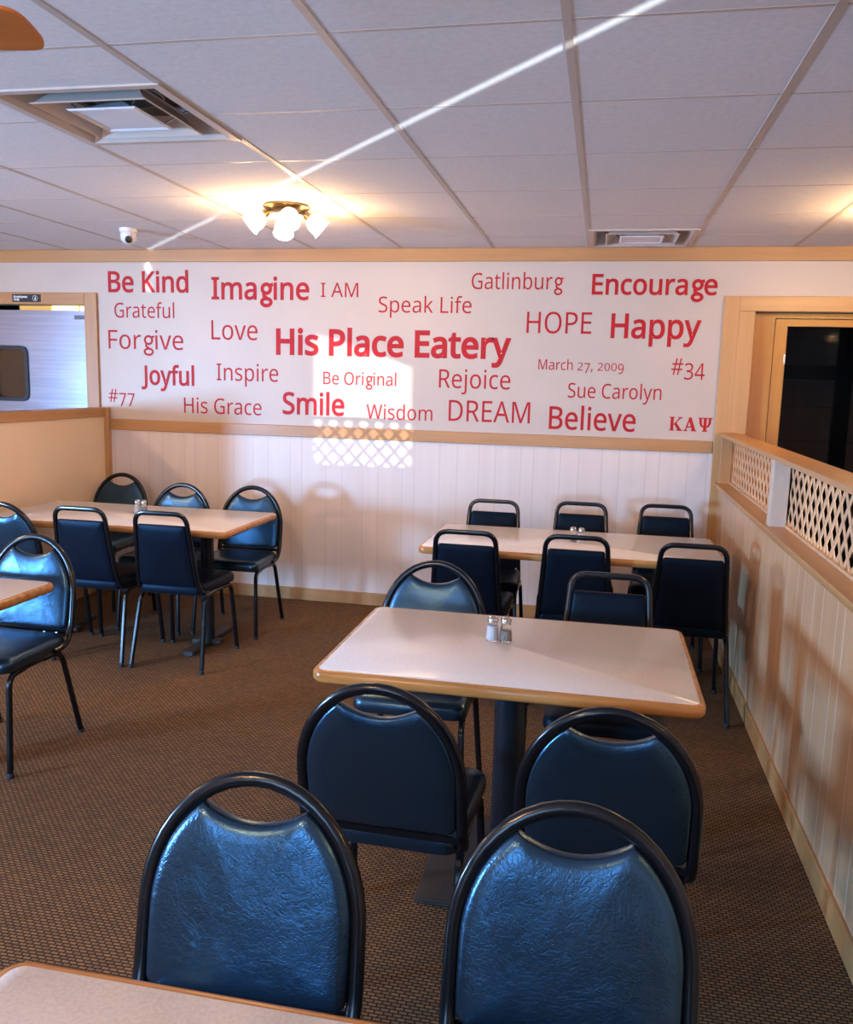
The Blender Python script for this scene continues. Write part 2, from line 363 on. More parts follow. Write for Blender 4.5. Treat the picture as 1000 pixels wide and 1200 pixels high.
# left partition: low wall running towards the camera with a cap, and its end post on the back wall
PX = -3.55
struct('wall_left_partition', boxes((PX-.10, PX, 3.9, BW-.002, 0, 1.268)), MT['partition'])
struct('trim_3', bbox(.004, PX-.11, PX+.012, 3.88, BW-.003, 1.262, 1.326), MT['trim_y'])
struct('trim_4', bbox(.004, PX-.022, PX+.034, BW-.042, BW-.001, 0, 1.330), MT['trim_z'])
struct('baseboard_left', bbox(.003, PX, PX+.014, 3.9, BW-.05, 0, .088), MT['trim_y'])

# right half wall: panelling, ledge, posts, lattice, cap
HX = .760; YN = -1.2
struct('wall_right_half', boxes((HX, .86, YN, BW-.006, 0, .966)), MT['wainscot_side'])
struct('baseboard_right', bbox(.003, HX-.013, HX, YN, BW-.024, 0, .09), MT['trim_y'])
struct('trim_5', bbox(.003, .728, .868, YN, BW-.006, .966, .985), MT['trim_y'])
struct('trim_6', bbox(.003, .744, HX, YN, BW-.022, .945, .966), MT['trim_y'])
struct('trim_7', bbox(.003, .735, .868, YN, BW-.003, 1.280, 1.302), MT['trim_y'])
posts = [(5.63, 5.70), (3.93, 4.0), (2.24, 2.31), (.55, .62), (-1.14, -1.07)]
for i, (a, b) in enumerate(posts):
    struct('trim_%d' % (8+i), bbox(.003, .747, .817, a, b, .985, 1.280), MT['post_paint'] if i else MT['trim_z'])
def lattice(name, y0, y1):
    """two layers of thin diagonal slats, clipped to the panel, plus a bead frame"""
    z0, z1 = .985, 1.280; h = z1-z0; p = .094; sw = .027
    bm = bmesh.new()
    for layer, sg in ((0, 1), (1, -1)):
        xa = .822+.003*layer; xb = xa+.003
        c = y0-h-p
        while c < y1+h+p:
            pts = [(c-sw/2, z0), (c+sw/2, z0), (c+sw/2+sg*h*.86, z1), (c-sw/2+sg*h*.86, z1)]
            # clip to y0..y1
            for lim, keep in ((y0, 1), (y1, -1)):
                out = []
                for (ya, za), (yb, zb) in zip(pts, pts[1:]+pts[:1]):
                    ia, ib = keep*(ya-lim) >= 0, keep*(yb-lim) >= 0
                    if ia: out.append((ya, za))
                    if ia != ib:
                        t = (lim-ya)/(yb-ya); out.append((lim, za+t*(zb-za)))
                pts = out
                if len(pts) < 3: break
            if len(pts) >= 3:
                A = [bm.verts.new((xa, y, z)) for y, z in pts]; B = [bm.verts.new((xb, y, z)) for y, z in pts]
                bm.faces.new(A); bm.faces.new(B[::-1])
                for i in range(len(A)):
                    j = (i+1) % len(A); bm.faces.new((A[i], B[i], B[j], A[j]))
            c += p
    box(bm, .812, .822, y0, y1, z0, z0+.012)
    return struct(name, bm, MT['lattice'])
k = 13
for (a, b), (c, d) in zip(posts[1:], posts):
    lattice('trim_%d' % k, b, c); k += 1

# kitchen door on the left, seen above the partition
struct('trim_20', bbox(.003, D1[1], D1[1]+.098, BW-.020, BW, 0, 2.142), MT['trim_z'])
struct('trim_21', bbox(.003, D1[0]-.098, D1[1]-.001, BW-.020, BW, 2.057, 2.142), MT['trim_x'])
struct('trim_22', bbox(.003, D1[0]-.098, D1[0], BW-.020, BW, 0, 2.056), MT['trim_z'])
WX0, WX1, WZ0, WZ1 = -4.58+.1, -4.205, 1.362, 1.748
door = struct('door_1', boxes((D1[0]+.012, WX0, BW+.02, BW+.06, .012, 2.018), (WX1, D1[1]-.010, BW+.02, BW+.06, .012, 2.018),
                              (WX0, WX1, BW+.02, BW+.06, .012, WZ0), (WX0, WX1, BW+.02, BW+.06, WZ1, 2.018)), MT['steel'])
bm = bmesh.new(); o_ = rrect(WX0-.012, WX1+.012, WZ0-.012, WZ1+.012, .06); i_ = rrect(WX0+.016, WX1-.016, WZ0+.016, WZ1-.016, .045)
stack(bm, [(o_, BW+.02), (o_, BW+.008), (i_, BW+.008), (i_, BW+.035)], lambda u, v, w: (u, w, v), cap=False)
obj('window_gasket', bm, MT['black'], door)
obj('window_pane', boxes((WX0, WX1, BW+.034, BW+.042, WZ0, WZ1)), MT['brown_glass'], door)
obj('sticker', boxes((-3.80, -3.715, BW+.0185, BW+.02, 1.955, 1.985)), MT['grey_paint'], door)
# kitchen beyond, with a lit tube that shows through the gap over the door
struct('wall_kitchen', boxes((XL, -2.6, 8.0, 8.1, 0, H), (-2.7, -2.6, BW+.12, 8.0, 0, H)), MT['kitchen'])

# framed glass door on the right
struct('trim_23', bbox(.003, .706, .802, BW-.020, BW, 0, 2.145), MT['pale_trim_z'])
struct('trim_24', bbox(.003, .802, D2[0]+.002, BW-.018, BW, 0, 2.054), MT['pale_trim_z'])
struct('trim_25', bbox(.003, .802, D2[1]+.1, BW-.020, BW, 2.054, 2.145), MT['pale_trim_x'])
struct('trim_26', bbox(.003, D2[1], D2[1]+.1, BW-.018, BW, 0, 2.053), MT['pale_trim_z'])
dr = struct('door_2', boxes((D2[0], 1.030, BW+.070, BW+.118, 0, 2.05), (D2[1]-.10, D2[1], BW+.070, BW+.118, 0, 2.05), (1.030, D2[1]-.10, BW+.074, BW+.118, 2.02, 2.05)), MT['amber_z'])
obj('stile', boxes((1.035, 1.108, BW+.080, BW+.115, .01, 2.015), (1.97, D2[1]-.105, BW+.080, BW+.115, .01, 2.015)), MT['amber_z'], dr)
obj('rail', boxes((1.108, 1.97, BW+.080, BW+.115, 1.972, 2.015), (1.108, 1.97, BW+.080, BW+.115, .01, .25)), MT['amber_x'], dr)
obj('glass_pane', boxes((1.108, 1.97, BW+.095, BW+.101, .25, 1.972)), MT['pane'], dr)
obj('latch_plate', boxes((1.098, 1.1085, BW+.077, BW+.082, 1.74, 1.80)), MT['chrome'], dr)
struct('wall_side_room', boxes((.6, 3.6, 7.3, 7.4, 0, H), (.5, .6, BW+.12, 7.4, 0, H), (3.6, 3.7, BW+.12, 7.4, 0, H)), MT['dark_plank'])
struct('trim_27', boxes((.6, 3.6, 7.27, 7.3, 1.665, 1.775), (1.78, 1.90, 7.26, 7.3, 0, 2.4)), MT['black'])

# ------------------------------------------------------------------ chairs
def lean(z): return 0.075*(0.875-z)/0.415 if z > .46 else 0.075+(0.46-z)*.25
ARC = lambda t, a=.2015, b=.2425: (a*math.cos(t), .62+b*math.sin(t))
def round_frame_path():
    p = [(.192, .175, .415), (.200, lean(.44)+.02, .425), (.203, lean(.50), .50), (.2025, lean(.56), .56)]
    pts = [Vector(q) for q in p]; out = rounded(pts[:3]+[pts[3]], .04, 4)
    half = [(x, y, z) for x, y, z in out]
    N = 22
    arc = []
    for i in range(N+1):
        x, z = ARC(PI*i/N); arc.append((x, lean(z), z))
    return half+arc+[(-x, y, z) for x, y, z in half[::-1]]
def square_frame_path():
    top = .8625
    pts = [(.180, .175, .415), (.176, lean(.44)+.02, .425), (.168, lean(.50), .50), (.1435, lean(top), top), (-.1435, lean(top), top), (-.168, lean(.50), .50), (-.176, lean(.44)+.02, .425), (-.180, .175, .415)]
    out = rounded(pts[:3], .04, 4)[:-1]
    out += rounded(pts[2:6], .062, 8)
    out += rounded(pts[5:], .04, 4)[1:]
    return out
def cushion_back(outline, c, front, back, wz):
    """padded panel on the leaning plane; front bulges to +y (sitter side), back is flat"""
    bm = bmesh.new(); L = []
    for k, d in ((.15, -back*1.55), (.45, -back*1.5), (.75, -back*1.3), (.955, -back), (.985, -back+.003), (1.0, -back+.008), (1.0, front*.35), (.985, front*.62), (.955, front*.80), (.90, front*.92), (.80, front*1.0), (.60, front*1.10), (.35, front*1.16), (.12, front*1.17)):
        L.append((scaled(outline, k, c), d))
    return stack(bm, L, lambda u, v, w: (u, lean(v)+w, v))
def round_outline():
    a, b, z0 = .1895, .2295, .482
    pts = []
    t0 = math.acos(.098/a)               # where the hand opening meets the arch
    for i in range(15):
        t = t0*i/14; pts.append((a*math.cos(t), .62+b*math.sin(t)))
    zc = pts[-1][1]
    for i in range(1, 14):                # concave top edge
        u = 1-2*i/14; pts.append((.098*u, zc-.030*(1-u*u)))
    pts += [(-x, z) for x, z in pts[:15][::-1]]
    pts += [(-.1895, .56)]
    for i in range(1, 7):
        an = PI+PI/2*i/6; pts.append((-.1645+.025*math.cos(an), z0+.025+.025*math.sin(an)))
    for i in range(0, 6):
        an = 3*PI/2+PI/2*i/6; pts.append((.1645+.025*math.cos(an), z0+.025+.025*math.sin(an)))
    pts += [(.1895, .56)]
    return pts
def square_outline():
    pts = []; zt, zb = .800, .462; hw = lambda z: .1355+(.8-z)*.070
    for (sx, z, a0) in ((1, zt, 0), (-1, zt, PI/2), (-1, zb, PI), (1, zb, 3*PI/2)):
        r = .012 if z == zt else .02
        for i in range(5):
            an = a0+PI/2*i/4; cz = z-r if z == zt else z+r
            pts.append((sx*(hw(z)-r)+r*math.cos(an), cz+r*math.sin(an)))
    return pts
def seat_bm(wr, wf):
    def out(k):
        P = rrect(-1, 1, -1, 1, .22, 5); res = []
        for u, v in P:
            t = (v+1)/2; w = wr+(wf-wr)*t
            res.append((u*w*k, .285+v*.205*k+.01*(1-abs(u))*v*(v > 0)))
        return res
    bm = bmesh.new()
    L = [(out(.93), .412), (out(.985), .417), (out(1.0), .428), (out(1.0), .446), (out(.985), .459), (out(.94), .468), (out(.84), .474), (out(.6), .478), (out(.25), .479)]
    return stack(bm, L, lambda u, v, w: (u, v, w))
def make_chair(kind, label, group):
    t = thing('dining_chair', label, 'chair', group=group)
    rnd = kind == 'round'; vin = MT['vinyl'] if rnd else MT['vinyl_smooth']
    bm = bmesh.new(); tube(bm, round_frame_path() if rnd else square_frame_path(), .0142 if rnd else .0125, .0115, 10, (0, 1, 0), .8)
    obj('back_frame', bm, MT['black_paint'], t, 40)
    o = round_outline() if rnd else square_outline(); c = (0, .635)
    obj('backrest', cushion_back(o, c, .024 if rnd else .018, .011, 0), vin, t, 50)
    if rnd:
        bm = bmesh.new(); box(bm, -.198, .198, lean(.472)-.010, lean(.472)-.004, .462, .479)
        obj('crossbar', bm, MT['black_paint'], t)
    obj('seat', seat_bm(.192 if rnd else .186, .208), vin, t, 50)
    bm = bmesh.new()
    for s in (-1, 1):
        tube(bm, [(s*.185, .13, .405), (s*.185, .42, .405)], .0115, .010, 8, (0, 0, 1), .8)
    box(bm, -.185, .185, .135, .155, .397, .411); box(bm, -.185, .185, .40, .42, .397, .411)
    obj('seat_frame', bm, MT['black_paint'], t, 40)
    for s in (-1, 1):
        for path in ([(s*.186, .36, .403), (s*.188, .455, .398), (s*.204, .495, .004)], [(s*.186, .24, .403), (s*.188, .125, .400), (s*.207, .030, .004)]):
            bm = bmesh.new(); tube(bm, rounded(path, .06, 6), .0115, .0115, 8, (1, 0, 0), .8)
            lg = obj('leg', bm, MT['black_paint'], t, 40)
            bm = bmesh.new(); p = path[-1]; lathe(bm, [(0, 0), (.0135, 0), (.0145, .012), (.012, .022), (0, .022)], 10, (p[0], p[1], 0))
            obj('foot_cap', bm, MT['foot'], lg)
    return t
protos = {}
G_R = 'round-back dining chairs'; G_S = 'square-back dining chairs'
chairs = [
 # kind, x, y of back top, facing (-1 to camera, 1 to back wall), label
 ('round', -.572, 1.371, -1, 'black round-back chair facing the camera behind the nearest table, left of the pair', .02),
 ('round', -.004, 1.402, -1, 'black round-back chair facing the camera behind the nearest table, right of the pair', 0),
 ('round', -.482, 1.865, 1, 'black round-back chair pushed under the middle table, left one with its back to the camera', -.02),
 ('round', .062, 1.857, 1, 'black round-back chair pushed under the middle table, right one with its back to the camera', 0),
 ('round', -.610, 3.276, -1, 'black round-back chair on the far side of the middle table, facing the camera', 0),
 ('square', .066, 3.270, -1, 'black square-back chair on the far side of the middle table, facing the camera', 0),
 ('square', -.610, 4.018, 1, 'leftmost black square-back chair on the camera side of the back right table', 0),
 ('square', -.082, 4.061, 1, 'middle black square-back chair on the camera side of the back right table', 0),
 ('square', .452, 4.018, 1, 'rightmost black square-back chair, beside the lattice half wall and a long table', 0),
 ('square', -.612, 5.159, -1, 'leftmost black square-back chair by the back wall behind the back right table', 0),
 ('square', -.087, 5.251, -1, 'middle black square-back chair by the back wall behind the back right table', 0),
 ('square', .417, 5.334, -1, 'black square-back chair against the back wall in the corner by the half wall', 0),
 ('round', -3.325, 5.523, -1, 'black round-back chair in the far left corner by the partition post', 0),
 ('round', -2.668, 5.157, -1, 'middle black round-back chair by the back wall behind the left back table', 0),
 ('round', -2.200, 5.208, -1, 'black round-back chair by the back wall at the right end of the left back table', 0.03),
 ('round', -3.170, 4.035, 1, 'black round-back chair cut by the picture edge, left of two square-back chairs', 0),
 ('square', -2.690, 4.027, 1, 'left black square-back chair on the camera side of the left back table', 0),
 ('square', -2.223, 4.032, 1, 'right black square-back chair on the camera side of the left back table', 0),
 ('round', -2.395, 3.268, -1, 'black round-back chair facing the camera at the left side table with the cut-off top', 0),
]
for kind, x, y, face, label, yawc in chairs:
    rz = (0 if face > 0 else PI)+yawc
    if kind not in protos:
        t = make_chair(kind, label, G_R if kind == 'round' else G_S); t.location = (x, y, 0); t.rotation_euler = (0, 0, rz); protos[kind] = t
    else: dup(protos[kind], (x, y, 0), rz, label)

# ------------------------------------------------------------------ tables
def make_table(label, cx, cy, wx, wy, two, zt=.75):
    t = thing('dining_table', label, 'table', (cx, cy, 0), 0, 'wood-edged dining tables')
    hx, hy = wx/2, wy/2; r = .04
    R = lambda k, rr: rrect(-hx+k, hx-k, -hy+k, hy-k, rr, 6)
    bm = bmesh.new(); stack(bm, [(R(.02, r-.018), zt-.030), (R(.0165, r-.0145), zt-.0012), (R(.018, r-.016), zt)], lambda u, v, w: (u, v, w))
    top = obj('tabletop', bm, MT['laminate'], t, 40)
    bm = bmesh.new()
    L = [(R(.016, r-.015), zt-.038), (R(.006, r-.005), zt-.036), (R(0, r), zt-.028), (R(0, r), zt-.010), (R(.005, r-.004), zt-.003), (R(.012, r-.011), zt-.0005), (R(.0163, r-.0145), zt-.001), (R(.0163, r-.0145), zt-.037)]
    stack(bm, L, lambda u, v, w: (u, v, w), cap=False)
    obj('edge_band', bm, MT['oak_edge'], top, 50)
    for px in ((-.47, .47) if two else (0,)):
        rc = .038 if two else .052
        bm = bmesh.new(); lathe(bm, [(rc, .020), (rc, zt-.055)], 28, (px, 0, 0)); obj('column', bm, MT['column'], t, 40)
        bm = bmesh.new()
        if two:
            box(bm, px-.035, px+.035, -.27, .27, .006, .032); box(bm, px-.09, px+.09, -.035, .035, .006, .030)
        else: box(bm, px-.25, px+.25, -.27, .27, .002, .016)
        bmesh.ops.bevel(bm, geom=list(bm.edges), offset=.005, segments=2, affect='EDGES')
        if two:
            for yy in (-.25, .25): lathe(bm, [(0, 0), (.02, 0), (.02, .008), (0, .008)], 12, (px, yy, 0))
        else: lathe(bm, [(.10, .016), (.085, .022), (.06, .03), (.052, .03)], 28, (px, 0, 0))
        obj('base', bm, MT['base_metal'], t)
        bm = bmesh.new(); box(bm, px-.03, px+.03, -.24, .24, zt-.055, zt-.037); box(bm, px-.2, px+.2, -.03, .03, zt-.053, zt-.037)
        obj('mounting_bracket', bm, MT['base_metal'], t)
    return t
make_table('pale laminate table with oak edge in the middle, on one dark column', -.233, 2.627, 1.10, .75, False)
make_table('nearest pale laminate table, only its far left corner in view at the bottom', -.230, .610, 1.12, .75, False)
make_table('pale laminate table at the left picture edge, only its right end in view', -2.655, 2.605, 1.12, .75, False)
make_table('long pale laminate table at the back right, beside the lattice half wall', -.118, 4.545, 1.52, .76, True)
make_table('long pale laminate table in the back left corner beside the partition', -2.690, 4.570, 1.525, .75, True)

# ------------------------------------------------------------------ salt and pepper shakers
def shaker(kind, label):
    t = thing(kind+'_shaker', label, 'shaker', group='salt and pepper shakers')
    bm = bmesh.new(); lathe(bm, [(0, 0), (.0195, 0), (.021, .003), (.0185, .045), (.0150, .056), (.0145, .062), (0, .062)], 10)
    obj('glass_jar', bm, MT['glass'], t)
    top = .050 if kind == 'salt' else .036
    bm = bmesh.new(); lathe(bm, [(0, .003), (.0178, .003), (.0188, .006), (.0168, .044 if kind == 'salt' else top), (.0145 if kind == 'salt' else .0165, top), (0, top)], 10)
    obj(kind, bm, MT[kind], t)
    bm = bmesh.new(); lathe(bm, [(.0155, .060), (.0175, .061), (.0178, .070), (.0160, .076), (.009, .081), (0, .082)], 18)
    obj('metal_cap', bm, MT['chrome'], t, 50)
    return t
SP = [('salt', -.309, 2.690, 'salt shaker on the middle table, the white one of the pair'), ('pepper', -.266, 2.692, 'pepper shaker on the middle table, the speckled one of the pair'),
      ('salt', -.070, 4.549, 'salt shaker on the back right table, the white one of the pair'), ('pepper', -.113, 4.559, 'pepper shaker on the back right table, the dull one of the pair'),
      ('salt', -2.700, 4.640, 'salt shaker on the left back table, the white one of the pair'), ('pepper', -2.655, 4.635, 'pepper shaker on the left back table, the dull one of the pair')]
sp0 = {}
for kind, x, y, lab in SP:
    if kind not in sp0: sp0[kind] = shaker(kind, lab); sp0[kind].location = (x, y, .7502)
    else: dup(sp0[kind], (x, y, .7502), random.random(), lab)

# ------------------------------------------------------------------ ceiling: vents, lamps, camera, fan
def make_vent(label, v):
    cx, cy = (v[0]+v[1])/2, (v[2]+v[3])/2
    t = thing('ceiling_vent', label, 'vent', (cx, cy, H), 0, 'square ceiling air vents')
    q = lambda a: [(a, a), (-a, a), (-a, -a), (a, -a)]
    F = lambda u, v_, w: (u, v_, w)
    bm = bmesh.new(); stack(bm, [(q(.305), .002), (q(.305), -.006), (q(.275), -.006), (q(.262), .010), (q(.235), .075), (q(.235), .10)], F, cap=False); obj('frame', bm, MT['vent_paint'], t)
    bm = bmesh.new(); stack(bm, [(q(.205), -.008), (q(.200), -.011), (q(.150), .045), (q(.155), .050)], F, cap=False); obj('louver', bm, MT['vent_paint'], t)
    bm = bmesh.new(); stack(bm, [(q(.125), -.006), (q(.118), -.011), (q(.105), -.004), (q(.02), .045)], F); obj('centre_plate', bm, MT['vent_white'], t)
    bm = bmesh.new(); stack(bm, [(q(.235), .10), (q(.236), .25), (q(.02), .251)], F, cap=True); obj('plenum', bm, MT['black'], t)
    bm = bmesh.new(); lathe(bm, [(.14, .07), (.14, .22), (.145, .22), (.145, .07), (.14, .07)], 24); obj('duct_collar', bm, MT['duct'], t, 40)
    bm = bmesh.new()
    for s in (-1, 1):
        for a in (-1, 1): tube(bm, [(s*.10, a*.10, .0), (s*.16, a*.16, .06), (s*.22, a*.22, .065)], .003, .003, 6, (0, 0, 1))
    obj('hanger_wire', bm, MT['chrome'], t)
    return t
make_vent('large square air vent over the left side, near the camera', V1)
make_vent('square air vent against the back wall trim, above the right of the lettering', V2)

def make_lamp(label, x, y, rz, power):
    t = thing('ceiling_light', label, 'ceiling light', (x, y, H), rz, 'brass ceiling lights')
    bm = bmesh.new(); lathe(bm, [(0, 0), (.115, 0), (.118, -.010), (.105, -.022), (.075, -.030), (.05, -.040), (0, -.042)], 32); obj('canopy', bm, MT['brass'], t, 40)
    bm = bmesh.new(); lathe(bm, [(0, -.040), (.022, -.042), (.030, -.058), (.022, -.075), (.010, -.085), (0, -.088)], 18); obj('finial', bm, MT['brass'], t, 50)
    for k in range(4):
        a = 2*PI*k/4+.35; d = Vector((math.cos(a), math.sin(a), 0)); ax = (d*.75-Vector((0, 0, .62))).normalized()
        p0 = d*.06+Vector((0, 0, -.028)); p1 = d*.10+Vector((0, 0, -.040))
        bm = bmesh.new(); tube(bm, [p0, p1], .009, .009, 8, (0, 0, 1)); lathe(bm, [(.0, 0), (.018, 0), (.021, .012), (.022, .030), (0, .030)], 14, tuple(p1-ax*.006), tuple(ax))
        arm = obj('socket_arm', bm, MT['brass'], t, 50)
        bm = bmesh.new(); lathe(bm, [(.021, .018), (.034, .030), (.045, .052), (.048, .075), (.046, .092), (.054, .108), (.052, .109), (.043, .092), (.045, .075), (.041, .053), (.030, .034), (.018, .022)], 20, tuple(p1), tuple(ax))
        obj('glass_shade', bm, MT['shade'], t, 60)
        q = Matrix.Rotation(rz, 3, 'Z') @ (p1+ax*.135)
        bulb_or_fill((x+q.x, y+q.y, H+q.z), power, WARM, .03)
    return t
make_lamp('brass ceiling light with lit glass shades above the left side of the lettering', -1.625, 4.29, .1, 9)
make_lamp('second brass ceiling light, just past the right picture edge', 1.42, 4.40, .5, 9)

t = thing('security_camera', 'small white dome security camera on the ceiling near the back left', 'security camera', (-2.86, 4.89, H))
bm = bmesh.new(); lathe(bm, [(0, 0), (.052, 0), (.052, -.018), (.046, -.024), (0, -.024)], 24); obj('base', bm, MT['white_plastic'], t, 40)
bm = bmesh.new(); lathe(bm, [(.044, -.020), (.047, -.045), (.044, -.065), (.032, -.082), (.015, -.090), (0, -.092)], 24); obj('dome', bm, MT['white_plastic'], t, 60)
cdir = (Vector((0.0, 0, 1.58))-Vector((-2.86, 4.89, H-.055))); cdir.z -= .9; cdir.normalize()
bm = bmesh.new(); lathe(bm, [(.020, .038), (.021, .050), (.016, .054), (0, .052)], 18, (0, 0, -.055), tuple(cdir)); obj('lens', bm, MT['black'], t, 50)

FC = (-1.622, 1.265); 
t = thing('ceiling_fan', 'ceiling fan with orange-brown wooden blades, one blade tip at the top left corner', 'fan', (*FC, H), .18)
bm = bmesh.new(); lathe(bm, [(0, 0), (.07, 0), (.065, -.03), (.02, -.05), (.014, -.06), (.014, -.16), (.05, -.17), (.10, -.19), (.11, -.25), (.09, -.29), (.04, -.31), (0, -.31)], 28); obj('motor_housing', bm, MT['brass'], t, 40)
for k in range(4):
    a = PI/2*k; Rm = Matrix.Rotation(a, 4, 'Z')
    pts = [(.20, -.055)]+[(.60+.075*math.cos(u), .0+.068*math.sin(u)) for u in [-PI/2+PI*i/12 for i in range(13)]]+[(.20, .055)]
    pts = [(.20, -.055), (.55, -.068)]+[(.605+.055*math.copysign(abs(math.cos(u))**.6, math.cos(u)), .068*math.copysign(abs(math.sin(u))**.6, math.sin(u))) for u in [-PI/2+PI*i/12 for i in range(13)]]+[(.55, .068), (.20, .055)]
    bm = bmesh.new(); stack(bm, [(pts, -.292), (pts, -.286)], lambda u, v, w: Rm @ Vector((u, v, w-.12*v)))
    bl = obj('blade', bm, MT['fan_wood'], t)
    bm = bmesh.new(); stack(bm, [([(.08, -.02), (.26, -.04), (.26, .04), (.08, .02)], -.285), ([(.08, -.02), (.26, -.04), (.26, .04), (.08, .02)], -.281)], lambda u, v, w: Rm @ Vector((u, v, w-.12*v)))
    obj('blade_bracket', bm, MT['brass'], bl)

# tube light in the kitchen, glimpsed over the door
t = thing('kitchen_tube_light', 'yellow-lit strip light glimpsed through the gap over the kitchen door', 'light', (-4.068, BW+.16, 2.060))
obj('tube', boxes((0, .205, -.01, .01, -.04, .04), (.232, .272, -.01, .01, -.04, .04)), MT['tube_light'], t)
obj('housing', boxes((-.275, -.012, -.01, .01, -.04, .04), (-.275, .272, .01, .02, -.04, .05)), MT['glowing_yellow'], t)

